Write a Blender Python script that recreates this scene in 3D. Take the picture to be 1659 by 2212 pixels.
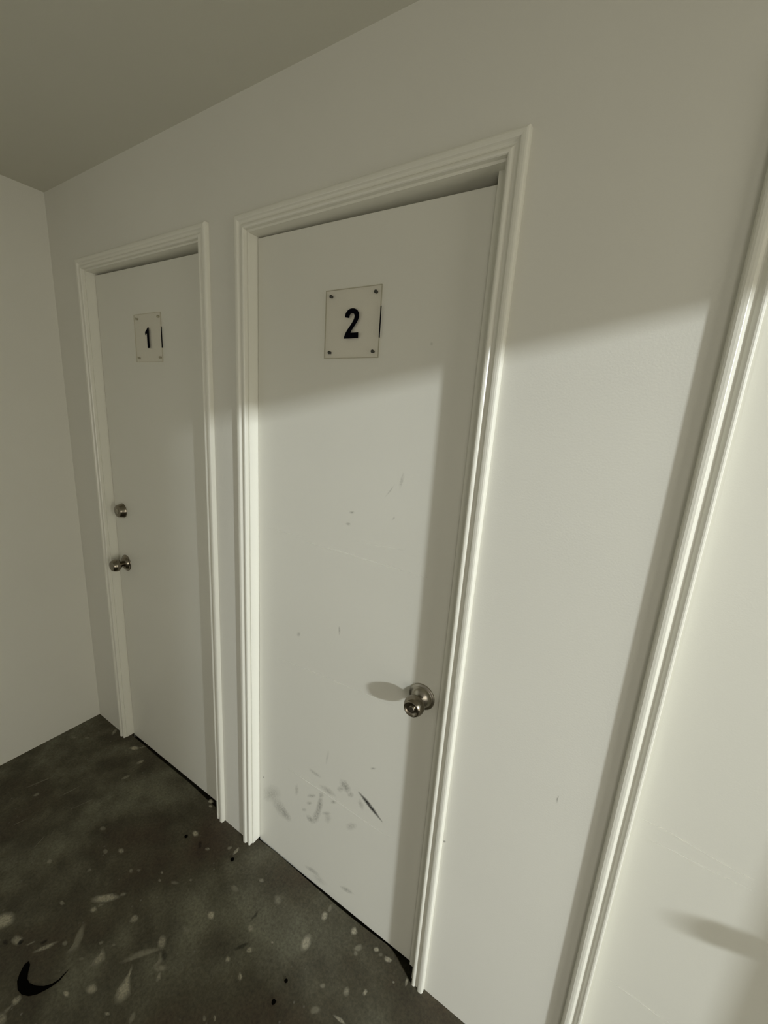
import bpy, bmesh, math, random
from mathutils import Vector, Matrix

# ------------------------------------------------------------------ clear
for o in list(bpy.data.objects):
    bpy.data.objects.remove(o)
sc = bpy.context.scene
C = sc.collection

# ------------------------------------------------------------------ camera
cam_d = bpy.data.cameras.new('camera'); cam = bpy.data.objects.new('camera', cam_d); C.objects.link(cam)
cam_d.sensor_fit = 'VERTICAL'; cam_d.sensor_height = 36.0; cam_d.lens = 14.2028
cam_d.clip_start = 0.02
right = Vector((0.84915265, 0.52391613, 0.06674288))
down = Vector((0.17443358, -0.15892464, -0.97175917))
fwd = Vector((-0.49851048, 0.83681407, -0.22633936))
cam.matrix_world = Matrix(((right.x, -down.x, -fwd.x, 2.14914), (right.y, -down.y, -fwd.y, -0.829186),
                           (right.z, -down.z, -fwd.z, 1.616935), (0, 0, 0, 1)))
sc.camera = cam

# ------------------------------------------------------------------ world, lights, exposure
AMBIENT = 0.29
w = bpy.data.worlds.new('world'); sc.world = w; w.use_nodes = True
w.node_tree.nodes['Background'].inputs[0].default_value = (1.0, 0.94, 0.815, 1)
w.node_tree.nodes['Background'].inputs[1].default_value = AMBIENT

lamp_d = bpy.data.lights.new('hall_lamp', 'AREA'); lamp = bpy.data.objects.new('hall_lamp', lamp_d); C.objects.link(lamp)
lamp.location = (9.20, -3.05, 3.23); lamp_d.energy = 460; lamp_d.shape = 'RECTANGLE'; lamp_d.size = 0.40; lamp_d.size_y = 0.17
lamp.rotation_euler = (Vector((1.6, 0.0, 1.0)) - Vector(lamp.location)).to_track_quat('-Z', 'Y').to_euler()
lamp_d.color = (0.94, 1.0, 1.03)
# added soft fill light, unseen, behind and to the right of the viewer
rear_fill_d = bpy.data.lights.new('rear_fill_light', 'AREA'); rear_fill = bpy.data.objects.new('rear_fill_light', rear_fill_d); C.objects.link(rear_fill)
rear_fill.location = (3.6, -2.6, 0.95); rear_fill_d.shape = 'RECTANGLE'; rear_fill_d.size = 1.3; rear_fill_d.size_y = 1.5; rear_fill_d.energy = 16
rear_fill_d.color = (1.0, 0.94, 0.83)
rear_fill.rotation_euler = (Vector((1.2, 0.0, 1.1)) - Vector(rear_fill.location)).to_track_quat('-Z', 'Y').to_euler()

doorway_fill_d = bpy.data.lights.new('doorway_fill_light', 'AREA'); doorway_fill = bpy.data.objects.new('doorway_fill_light', doorway_fill_d); C.objects.link(doorway_fill)  # added unseen fill, stands in for light bounced through the doorway
doorway_fill.location = (4.5, -1.1, 1.1); doorway_fill_d.shape = 'RECTANGLE'; doorway_fill_d.size = 1.6; doorway_fill_d.size_y = 2.0; doorway_fill_d.energy = 23
doorway_fill_d.color = (1.0, 0.955, 0.84); doorway_fill.rotation_euler = (Vector((1.6, 0.0, 1.2)) - Vector(doorway_fill.location)).to_track_quat('-Z', 'Y').to_euler()

sc.view_settings.view_transform = 'Standard'; sc.view_settings.look = 'None'
sc.view_settings.gamma = 1.0; sc.view_settings.use_curve_mapping = False
sc.view_settings.exposure = 0.0
sc.cycles.diffuse_bounces = 6; sc.cycles.max_bounces = 12; sc.cycles.use_denoising = True

# ------------------------------------------------------------------ materials
def new_mat(name):
    m = bpy.data.materials.new(name); m.use_nodes = True
    nt = m.node_tree; return m, nt, nt.nodes['Principled BSDF']

def noise(nt, scale, detail=3, coord='Object', rough=0.5):
    tc = nt.nodes.new('ShaderNodeTexCoord'); n = nt.nodes.new('ShaderNodeTexNoise')
    n.inputs['Scale'].default_value = scale; n.inputs['Detail'].default_value = detail
    n.inputs['Roughness'].default_value = rough
    nt.links.new(tc.outputs[coord], n.inputs['Vector']); return n

def ramp(nt, src, stops):
    r = nt.nodes.new('ShaderNodeValToRGB'); nt.links.new(src, r.inputs['Fac'])
    el = r.color_ramp.elements
    while len(el) < len(stops): el.new(0.5)
    for e, (p, c) in zip(el, stops): e.position = p; e.color = (*c, 1)
    return r

def mixc(nt, fac, a, b, mode='MIX'):
    m = nt.nodes.new('ShaderNodeMix'); m.data_type = 'RGBA'; m.blend_type = mode
    for s, v in ((0, fac), (6, a), (7, b)):
        if hasattr(v, 'node'): nt.links.new(v, m.inputs[s])
        else: m.inputs[s].default_value = v if s == 0 else (*v, 1)
    return m.outputs[2]

def paint(name, col, rough, vary, bump, bscale=260, coat=0.0):
    m, nt, b = new_mat(name)
    n = noise(nt, 1.7, 4)
    r = ramp(nt, n.outputs['Fac'], [(0.3, tuple(c * (1 - vary) for c in col)), (0.7, col)])
    nt.links.new(r.outputs['Color'], b.inputs['Base Color'])
    b.inputs['Roughness'].default_value = rough
    n2 = noise(nt, bscale, 2); bp = nt.nodes.new('ShaderNodeBump')
    bp.inputs['Strength'].default_value = bump; bp.inputs['Distance'].default_value = 0.0006
    nt.links.new(n2.outputs['Fac'], bp.inputs['Height']); nt.links.new(bp.outputs['Normal'], b.inputs['Normal'])
    return m

M_WALL = paint('wall_paint', (0.72, 0.71, 0.64), 0.75, 0.04, 0.35)
M_CEIL = paint('ceiling_paint', (0.63, 0.62, 0.535), 0.9, 0.03, 0.3)
M_DOOR = paint('door_paint', (0.72, 0.71, 0.635), 0.42, 0.03, 0.2, 420)
M_TRIM = paint('trim_gloss_paint', (0.765, 0.755, 0.67), 0.28, 0.03, 0.1, 120)

def floor_mat():
    m, nt, b = new_mat('bare_concrete')
    big = noise(nt, 2.3, 5, rough=0.6); mid = noise(nt, 9, 6, rough=0.65); fine = noise(nt, 120, 4, rough=0.7)
    base = ramp(nt, big.outputs['Fac'], [(0.36, (0.058, 0.040, 0.023)), (0.5, (0.062, 0.055, 0.033)), (0.66, (0.122, 0.118, 0.082))])
    c = mixc(nt, 0.55, base.outputs['Color'], ramp(nt, mid.outputs['Fac'], [(0.3, (0.45, 0.43, 0.40)), (0.7, (1.45, 1.45, 1.45))]).outputs['Color'], 'MULTIPLY')
    c = mixc(nt, 0.8, c, ramp(nt, fine.outputs['Fac'], [(0.3, (0.55, 0.55, 0.55)), (0.7, (1.4, 1.4, 1.4))]).outputs['Color'], 'MULTIPLY')
    tc = nt.nodes.new('ShaderNodeTexCoord'); v = nt.nodes.new('ShaderNodeTexVoronoi'); v.inputs['Scale'].default_value = 34
    nt.links.new(tc.outputs['Object'], v.inputs['Vector'])
    sp = ramp(nt, v.outputs['Distance'], [(0.05, (1, 1, 1)), (0.13, (0, 0, 0))])
    gate = ramp(nt, noise(nt, 5.5, 3).outputs['Fac'], [(0.5, (0, 0, 0)), (0.62, (0.4, 0.4, 0.4))])
    mk = mixc(nt, 1.0, sp.outputs['Color'], gate.outputs['Color'], 'MULTIPLY')
    c = mixc(nt, mk, c, (0.26, 0.25, 0.21))
    nt.links.new(c, b.inputs['Base Color']); b.inputs['Roughness'].default_value = 0.8
    bp = nt.nodes.new('ShaderNodeBump'); bp.inputs['Strength'].default_value = 0.5; bp.inputs['Distance'].default_value = 0.0015
    nt.links.new(mid.outputs['Fac'], bp.inputs['Height']); nt.links.new(bp.outputs['Normal'], b.inputs['Normal'])
    return m
M_FLOOR = floor_mat()

def metal(name, col, rough):
    m, nt, b = new_mat(name); b.inputs['Metallic'].default_value = 1.0
    n = noise(nt, 60, 3)
    nt.links.new(ramp(nt, n.outputs['Fac'], [(0.3, tuple(c * .85 for c in col)), (0.7, col)]).outputs['Color'], b.inputs['Base Color'])
    b.inputs['Roughness'].default_value = rough; return m
M_NICKEL = metal('satin_nickel', (0.27, 0.24, 0.19), 0.2)
M_NICKEL_B = metal('worn_bright_nickel', (0.42, 0.39, 0.33), 0.3)
M_SCREW = metal('dark_screw', (0.10, 0.10, 0.09), 0.5)
M_SCREW_L = metal('dull_screw', (0.50, 0.48, 0.38), 0.6)

def plain(name, col, rough=0.6, spec=0.5):
    m, nt, b = new_mat(name); n = noise(nt, 90, 2)
    nt.links.new(ramp(nt, n.outputs['Fac'], [(0.3, tuple(c * .8 for c in col)), (0.7, col)]).outputs['Color'], b.inputs['Base Color'])
    b.inputs['Roughness'].default_value = rough; b.inputs['Specular IOR Level'].default_value = spec; return m
M_BLACK = plain('black_print_and_reflection', (0.003, 0.003, 0.006), 0.9, 0.05)
M_RUBBER = plain('black_rubber', (0.0025, 0.0022, 0.0015), 0.95, 0.02)
M_BRONZE = plain('dark_keyway', (0.02, 0.016, 0.01), 0.4)

def clear(name, tint, gloss):
    m, nt, b = new_mat(name); nt.nodes.remove(b)
    out = nt.nodes['Material Output']; t = nt.nodes.new('ShaderNodeBsdfTransparent'); g = nt.nodes.new('ShaderNodeBsdfGlossy')
    t.inputs[0].default_value = (*tint, 1); g.inputs['Roughness'].default_value = 0.08
    mx = nt.nodes.new('ShaderNodeMixShader'); mx.inputs[0].default_value = gloss
    nt.links.new(t.outputs[0], mx.inputs[1]); nt.links.new(g.outputs[0], mx.inputs[2]); nt.links.new(mx.outputs[0], out.inputs[0])
    return m
M_ACRYLIC = clear('clear_acrylic', (0.988, 0.982, 0.972), 0.012)
M_ACRYLIC_EDGE = clear('acrylic_edge', (0.86, 0.85, 0.80), 0.10)

M_ACRYLIC_FAINT = clear('faint_acrylic_edge', (0.94, 0.93, 0.89), 0.05)

def smear(name, col, rough=0.6, even=0.55):
    """paint smear or scuff of its own shape; its thin rim fades through the 'fade' attribute"""
    m, nt, b = new_mat(name)
    b.inputs['Base Color'].default_value = (*col, 1); b.inputs['Roughness'].default_value = rough
    at = nt.nodes.new('ShaderNodeAttribute'); at.attribute_name = 'fade'
    n = noise(nt, 160, 3)
    k = ramp(nt, n.outputs['Fac'], [(0.3, (even, even, even)), (0.6, (1, 1, 1))])
    mu = nt.nodes.new('ShaderNodeMath'); mu.operation = 'MULTIPLY'
    nt.links.new(at.outputs['Fac'], mu.inputs[0]); nt.links.new(k.outputs['Color'], mu.inputs[1])
    nt.links.new(mu.outputs[0], b.inputs['Alpha']); return m
M_SPLASH = smear('dried_paint_splash', (0.44, 0.41, 0.31), 0.7)
M_GRIME = smear('black_grime', (0.006, 0.006, 0.004), 0.9)
M_SCUFF = smear('grey_scuff', (0.25, 0.245, 0.21), 0.6, 0.2)
M_SCRATCH = smear('pale_scratch', (1.0, 0.99, 0.93), 0.4, 0.9)

# ------------------------------------------------------------------ helpers
def tag(o, label=None, cat=None, group=None, kind=None):
    if label: o['label'] = label
    if cat: o['category'] = cat
    if group: o['group'] = group
    if kind: o['kind'] = kind
    return o

def link(name, bm, mat, parent=None, smooth=False, loc=None):
    bmesh.ops.recalc_face_normals(bm, faces=bm.faces)
    me = bpy.data.meshes.new(name); bm.to_mesh(me); bm.free()
    if smooth:
        for p in me.polygons: p.use_smooth = True
    me.materials.append(mat)
    o = bpy.data.objects.new(name, me); C.objects.link(o)
    if loc: o.location = loc
    if parent: o.parent = parent
    return o

def empty(name, loc=(0, 0, 0)):
    o = bpy.data.objects.new(name, None); C.objects.link(o); o.location = loc; o.empty_display_size = .1; return o

def box(bm, x0, x1, y0, y1, z0, z1):
    v = [bm.verts.new(p) for p in ((x0, y0, z0), (x1, y0, z0), (x1, y1, z0), (x0, y1, z0), (x0, y0, z1), (x1, y0, z1), (x1, y1, z1), (x0, y1, z1))]
    for f in ((0, 1, 2, 3), (4, 5, 6, 7), (0, 1, 5, 4), (1, 2, 6, 5), (2, 3, 7, 6), (3, 0, 4, 7)): bm.faces.new([v[i] for i in f])
    return v

def hexa(bm, pts):
    """8 corners: bottom 4 then top 4"""
    v = [bm.verts.new(p) for p in pts]
    for f in ((0, 1, 2, 3), (4, 5, 6, 7), (0, 1, 5, 4), (1, 2, 6, 5), (2, 3, 7, 6), (3, 0, 4, 7)): bm.faces.new([v[i] for i in f])

def bev(bm, w, seg=2):
    bmesh.ops.bevel(bm, geom=list(bm.edges), offset=w, segments=seg, profile=0.5, affect='EDGES')

def lathe(bm, prof, n=40, centre=(0, 0, 0)):
    """profile (radius, out) turned about the -y axis"""
    rings = []
    for r, h in prof:
        rings.append([bm.verts.new((centre[0] + r * math.cos(2 * math.pi * i / n), centre[1] - h, centre[2] + r * math.sin(2 * math.pi * i / n))) for i in range(n)])
    for a, b in zip(rings, rings[1:]):
        for i in range(n): bm.faces.new((a[i], a[(i + 1) % n], b[(i + 1) % n], b[i]))
    bm.faces.new(rings[0]); bm.faces.new(rings[-1])

def spots(name, data, mat, place, parent, individually=True, shrink=0.6, rim=1.3):
    """flat irregular patches: solid core, rim fading out"""
    for a, poly in data:
        n = len(poly); cx = sum(p[0] for p in poly) / n; cy = sum(p[1] for p in poly) / n
        thin = n <= 12 and max(math.dist(poly[0], q) for q in poly) > 0 and name.endswith('scratch')
        vs = [place(cx, cy)]; al = [a]
        for k, f in ((shrink, a), (rim, 0.0)):
            for x, y in poly: vs.append(place(cx + (x - cx) * k, cy + (y - cy) * k)); al.append(f)
        fs = [(0, 1 + i, 1 + (i + 1) % n) for i in range(n)]
        fs += [(1 + i, 1 + n + i, 1 + n + (i + 1) % n, 1 + (i + 1) % n) for i in range(n)]
        me = bpy.data.meshes.new(name); me.from_pydata(vs, [], fs); me.update()
        at = me.attributes.new('fade', 'FLOAT', 'POINT')
        for i, f in enumerate(al): at.data[i].value = f
        me.materials.append(mat)
        o = bpy.data.objects.new(name, me); C.objects.link(o); o.parent = parent

def strips(name, data, mat, place, parent):
    """long thin marks given as left side points then right side points reversed"""
    for a, poly in data:
        h = len(poly) // 2; L = poly[:h]; R = poly[h:][::-1]
        vs = []; al = []
        for i in range(h):
            f = a * (0.25 if i in (0, h - 1) else 1.0)
            mx = ((L[i][0] + R[i][0]) / 2, (L[i][1] + R[i][1]) / 2)
            for q, g in ((L[i], 0.0), (mx, f), (R[i], 0.0)): vs.append(place(*q)); al.append(g)
        fs = []
        for i in range(h - 1):
            k = i * 3; fs += [(k, k + 3, k + 4, k + 1), (k + 1, k + 4, k + 5, k + 2)]
        me = bpy.data.meshes.new(name); me.from_pydata(vs, [], fs); me.update()
        at = me.attributes.new('fade', 'FLOAT', 'POINT')
        for i, f in enumerate(al): at.data[i].value = f
        me.materials.append(mat)
        o = bpy.data.objects.new(name, me); C.objects.link(o); o.parent = parent

# ------------------------------------------------------------------ structure
H = 2.39            # ceiling height
HN = 3.6            # ceiling height of the room next door
D = 0.032           # door leaves sit this far behind the wall face
XE = 3.40           # the wall with the entry doorway
DOORS = [           # jamb left, jamb right, head height left, head height right
    (0.272, 0.970, 2.080, 2.080),
    (1.175, 1.861, 2.0735, 2.083),
    (2.280, 2.972, 2.080, 2.080)]
J = 0.018

bm = bmesh.new()
xs = [-0.12]
for a, b, _, _ in DOORS: xs += [a - J, b + J]
xs += [XE + .03]
for i in range(0, len(xs), 2): box(bm, xs[i], xs[i + 1], 0, 0.12, -0.06, H + .02)
for a, b, zl, zr in DOORS: box(bm, a - J, b + J, 0, 0.12, max(zl, zr) + J, H + .02)
box(bm, -0.12, XE + .03, 0.14, 0.18, -0.06, H + .02)
wall_back = tag(link('wall_back', bm, M_WALL), kind='structure')
bm = bmesh.new(); box(bm, -0.12, 0, -3.2, 0, -0.06, H + .02)
tag(link('wall_left', bm, M_WALL), kind='structure')
# entry wall on the right: a doorway lets the lamp of the next room in
YD0, YD1, ZD = -0.905, -0.10, 2.060
bm = bmesh.new()
box(bm, XE, XE + .03, YD1, 0, -0.06, HN); box(bm, XE, XE + .03, -1.75, YD0, -0.06, HN); box(bm, XE, XE + .03, YD0, YD1, ZD, HN)
tag(link('wall_right', bm, M_WALL), kind='structure')
bm = bmesh.new(); box(bm, 10.5, 10.6, -5.2, .18, -0.06, HN); box(bm, 7.2, 10.5, -5.3, -5.2, -0.06, HN); box(bm, XE + .03, 10.5, 0.06, 0.18, -.06, HN)
tag(link('wall_next_room', bm, M_WALL), kind='structure')
bm = bmesh.new(); box(bm, -0.12, XE, -3.2, 0.2, H, H + .1); box(bm, XE, 10.6, -5.3, .2, HN, HN + .1)
tag(link('ceiling', bm, M_CEIL), kind='structure')

# floor slab: its edge is chipped where it runs into the door openings
edge = [(-0.12, .03), (0.272, .03), (0.276, .020), (0.5, .018), (0.74, .020), (0.966, .012), (0.972, .03), (1.172, .03), (1.178, .024), (1.28, .027), (1.42, .024),
        (1.568, .021), (1.64, .022), (1.702, .024), (1.755, .027), (1.776, .026), (1.80, .019), (1.822, .009), (1.845, -.001), (1.862, -.010), (1.872, -.004), (1.90, .03),
        (2.278, .03), (2.282, .02), (2.97, .02), (2.98, .03), (10.6, .03)]
bm = bmesh.new()
top = [bm.verts.new((x, y, 0)) for x, y in edge] + [bm.verts.new((10.6, -5.3, 0)), bm.verts.new((-0.12, -5.3, 0))]
bot = [bm.verts.new((v.co.x, v.co.y, -0.035)) for v in top]
bm.faces.new(top); bm.faces.new(bot[::-1])
n = len(top)
for i in range(n): bm.faces.new((top[i], top[(i + 1) % n], bot[(i + 1) % n], bot[i]))
bmesh.ops.triangulate(bm, faces=[f for f in bm.faces if len(f.verts) > 4])
box(bm, -0.12, 10.6, -0.06, 0.2, -0.06, -0.04)
floor = tag(link('floor', bm, M_FLOOR), kind='structure')

# ------------------------------------------------------------------ door frames (jambs and moulded architraves)
PROF = [(0, 0), (0, .0102), (.0012, .0122), (.0035, .0131), (.0062, .0130), (.0086, .0121), (.0106, .0103), (.0122, .0088), (.0145, .0084), (.0168, .0089),
        (.0188, .0105), (.0203, .0128), (.0212, .0143), (.0224, .0151), (.0262, .0156), (.0305, .0154), (.0335, .0143), (.0352, .0120), (.036, .0085), (.036, 0)]

def architrave(name, pieces, parent):
    """pieces: function profile point -> (start, end)"""
    bm = bmesh.new(); A = []; B_ = []
    for u, wd in PROF:
        s, e = pieces(u, wd); A.append(bm.verts.new(s)); B_.append(bm.verts.new(e))
    n = len(PROF)
    for i in range(n): bm.faces.new((A[i], A[(i + 1) % n], B_[(i + 1) % n], B_[i]))
    bm.faces.new(A); bm.faces.new(B_[::-1])
    return link(name, bm, M_TRIM, parent)

RV = 0.0055
for k, (a, b, zl, zr) in enumerate(DOORS):
    root = tag(empty('trim_%d' % (k + 1), ((a + b) / 2, 0, 0)), kind='structure')
    root.location = (0, 0, 0)
    architrave('architrave', lambda u, wd: ((a - RV - u, -wd, 0.0), (a - RV - u, -wd, zl + RV + u)), root)
    architrave('architrave', lambda u, wd: ((b + RV + u, -wd, 0.0), (b + RV + u, -wd, zr + RV + u)), root)
    architrave('architrave', lambda u, wd: ((a - RV - u, -wd, zl + RV + u), (b + RV + u, -wd, zr + RV + u)), root)
    bm = bmesh.new(); box(bm, a - J, a, -0.0004, .115, 0.002, zl + J); link('jamb', bm, M_TRIM, root)
    bm = bmesh.new(); box(bm, b, b + J, -0.0004, .115, 0.002, zr + J); link('jamb', bm, M_TRIM, root)
    bm = bmesh.new(); hexa(bm, [(a, -.0004, zl), (b, -.0004, zr), (b, .115, zr), (a, .115, zl), (a, -.0004, zl + J), (b, -.0004, zr + J), (b, .115, zr + J), (a, .115, zl + J)]); link('jamb', bm, M_TRIM, root)
    bm = bmesh.new(); box(bm, a, a + .012, D + .037, D + .06, 0.002, zl); box(bm, b - .012, b, D + .037, D + .06, 0.002, zr)
    box(bm, a, b, D + .037, D + .06, min(zl, zr) - .03, min(zl, zr)); link('door_stop', bm, M_TRIM, root)
    if k == 1:
        bm = bmesh.new(); box(bm, b - .019, b, D - .009, D - .0006, 0.004, zr); link('door_stop', bm, M_TRIM, root)

# ------------------------------------------------------------------ door leaves
def leaf(n, a, b, zbl, zbr, ztl, ztr):
    bm = bmesh.new()
    hexa(bm, [(a, D, zbl), (b, D, zbr), (b, D + .035, zbr), (a, D + .035, zbl), (a, D, ztl), (b, D, ztr), (b, D + .035, ztr), (a, D + .035, ztl)])
    bev(bm, .0015, 2)
    return tag(link('door_%d' % n, bm, M_DOOR), kind='structure')

door_1 = leaf(1, .2735, .9685, -.006, 0.0, 2.074, 2.068)
door_2 = leaf(2, 1.1765, 1.8590, -.012, .001, 2.0705, 2.066)
door_3 = leaf(3, 2.2820, 2.970, -.008, -.008, 2.074, 2.074)

ROSE = [(.0365, 0), (.0365, .0018), (.0350, .0030), (.0300, .0034), (.0290, .0040), (.0280, .0070), (.0255, .0110), (.0210, .0145), (.0165, .0165), (.0150, .0185)]
BALL = [(.0118, .0165), (.0118, .0215), (.0135, .0250), (.0185, .0285), (.0240, .0330), (.0268, .0390), (.0272, .0445), (.0262, .0500), (.0240, .0555), (.0215, .0598), (.0195, .0618), (.0180, .0622)]
def knob(parent, x, z, keyed=True, y=D, mat=M_NICKEL):
    r = empty('door_knob', (x, y, z)); r.parent = parent
    bm = bmesh.new(); lathe(bm, ROSE); link('rose', bm, M_NICKEL_B if keyed else mat, r, True)
    bm = bmesh.new(); lathe(bm, BALL if not keyed else BALL[:-1] + [(.0178, .0612), (.0172, .0590), (.0080, .0585)]); link('knob_handle', bm, mat, r, True)
    if keyed:
        bm = bmesh.new(); lathe(bm, [(.0078, .056), (.0078, .0598), (.0070, .0606)], 24); link('key_cylinder', bm, M_NICKEL_B, r)
        bm = bmesh.new(); box(bm, -.0007, .0007, -.0610, -.058, -.0045, .0045); link('keyhole', bm, M_BRONZE, r)
    return r
k2 = knob(door_2, 1.790, .9145)
k1 = knob(door_1, .335, .920, keyed=False)
bm = bmesh.new(); lathe(bm, [(.0315, 0), (.0315, .0015), (.0305, .0035), (.0262, .0215), (.0245, .0232), (.0150, .0236)])
db = link('deadbolt', bm, M_NICKEL, door_1, True, (.341, D, 1.158)); db['label'] = 'round tapered deadbolt cylinder above the knob'
bm = bmesh.new(); lathe(bm, [(.0105, .0236), (.0105, .0245), (.009, .0250)], 24); link('key_cylinder', bm, M_NICKEL_B, db)

# ------------------------------------------------------------------ number plates
def digit_2():
    # condensed bold 2 in a 0.50 x 0.70 box, outline: a stroke polygon
    out = []
    # outer bowl, from left tip over the top to the foot
    def arc(cx, cz, rx, rz, a0, a1, n=14):
        return [(cx + rx * math.cos(math.radians(a0 + (a1 - a0) * i / n)), cz + rz * math.sin(math.radians(a0 + (a1 - a0) * i / n))) for i in range(n + 1)]
    outer = arc(0, .175, .168, .175, 188, 0) + [(.166, .13), (.150, .075), (.120, .015), (.075, -.055), (.030, -.120), (-.004, -.178), (-.018, -.218)]
    outer += [(.168, -.218), (.168, -.350), (-.180, -.350), (-.172, -.300), (-.150, -.235), (-.115, -.170), (-.070, -.100), (-.020, -.030), (.025, .045), (.050, .100), (.060, .145)]
    inner = arc(0.002, .170, .060, .068, 0, 176, 10)
    return outer + inner + [(-.064, .128)]
def digit_1():
    return [(.030, .350), (.094, .350), (.094, -.350), (-.034, -.350), (-.034, .165), (-.080, .125), (-.140, .095), (-.140, .212), (-.085, .240), (-.030, .285), (.004, .325)]

def plate(x0, x1, z0, z1, outline, dx, scale, label, screw, n, sx_, edge_mat):
    root = empty('number_sign', ((x0 + x1) / 2, D, (z0 + z1) / 2)); tag(root, label, 'sign')
    hw, hh = (x1 - x0) / 2, (z1 - z0) / 2; t0, t1 = .0022, .0052
    bm = bmesh.new(); box(bm, -hw, hw, -t1, -t0, -hh, hh)
    bmesh.ops.bevel(bm, geom=[e for e in bm.edges if abs(e.verts[0].co.y - e.verts[1].co.y) > .001], offset=.004, segments=3, affect='EDGES')
    pl = link('acrylic_plate', bm, M_ACRYLIC, root)
    bm = bmesh.new(); e = .0012
    for q in ((-hw, hw, -hh, -hh + e), (-hw, hw, hh - e, hh), (-hw, -hw + e, -hh + e, hh - e), (hw - e, hw, -hh + e, hh - e)):
        box(bm, q[0], q[1], -t1 - .0001, -t0 + .0001, q[2], q[3])
    link('plate_edge', bm, edge_mat, root)
    bm = bmesh.new(); vs = [bm.verts.new((dx + x * sx_, -t1 - .0006, z * scale)) for x, z in outline]
    f = bm.faces.new(vs); r = bmesh.ops.extrude_face_region(bm, geom=[f])
    for v in [g for g in r['geom'] if isinstance(g, bmesh.types.BMVert)]: v.co.y += .0005
    bmesh.ops.triangulate(bm, faces=[g for g in bm.faces if len(g.verts) > 4])
    d = link('digit', bm, M_BLACK, root); d['label'] = 'bold black numeral ' + n
    bm = bmesh.new(); box(bm, hw - .0003, hw + .0006, -t1 - .0004, -t0, -.035, .034)  # black strip modelled in place of the numeral reflected in the acrylic edge
    em = link('edge_reflection_strip', bm, M_BLACK, root); em['label'] = 'thin black strip imitating the numeral reflected in the plate edge'
    for sx in (-1, 1):
        for sz in (-1, 1):
            bm = bmesh.new(); lathe(bm, [(.0034, .0), (.0034, t1 + .0002), (.0042, t1 + .0006), (.0036, t1 + .0018), (.0015, t1 + .0022)], 16, (sx * (hw - .0165), 0, sz * (hh - .0145)))
            link('screw', bm, screw, root)
    return root
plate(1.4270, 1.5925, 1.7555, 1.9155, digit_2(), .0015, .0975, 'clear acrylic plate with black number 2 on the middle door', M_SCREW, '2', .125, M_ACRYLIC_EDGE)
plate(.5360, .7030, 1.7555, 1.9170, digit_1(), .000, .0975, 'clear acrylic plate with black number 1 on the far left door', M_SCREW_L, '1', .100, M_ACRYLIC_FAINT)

# ------------------------------------------------------------------ the open entry door beyond the frame edge
bm = bmesh.new(); hexa(bm, [(2.84, -.128, .012), (3.395, -.128, .012), (3.395, -.092, .012), (2.84, -.092, .012), (2.84, -.128, 2.03), (3.395, -.128, 2.03), (3.395, -.092, 2.03), (2.84, -.092, 2.03)])
door_4 = tag(link('door_4', bm, M_DOOR), kind='structure')
k4 = knob(door_4, 2.897, .858, y=-.128)

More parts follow.
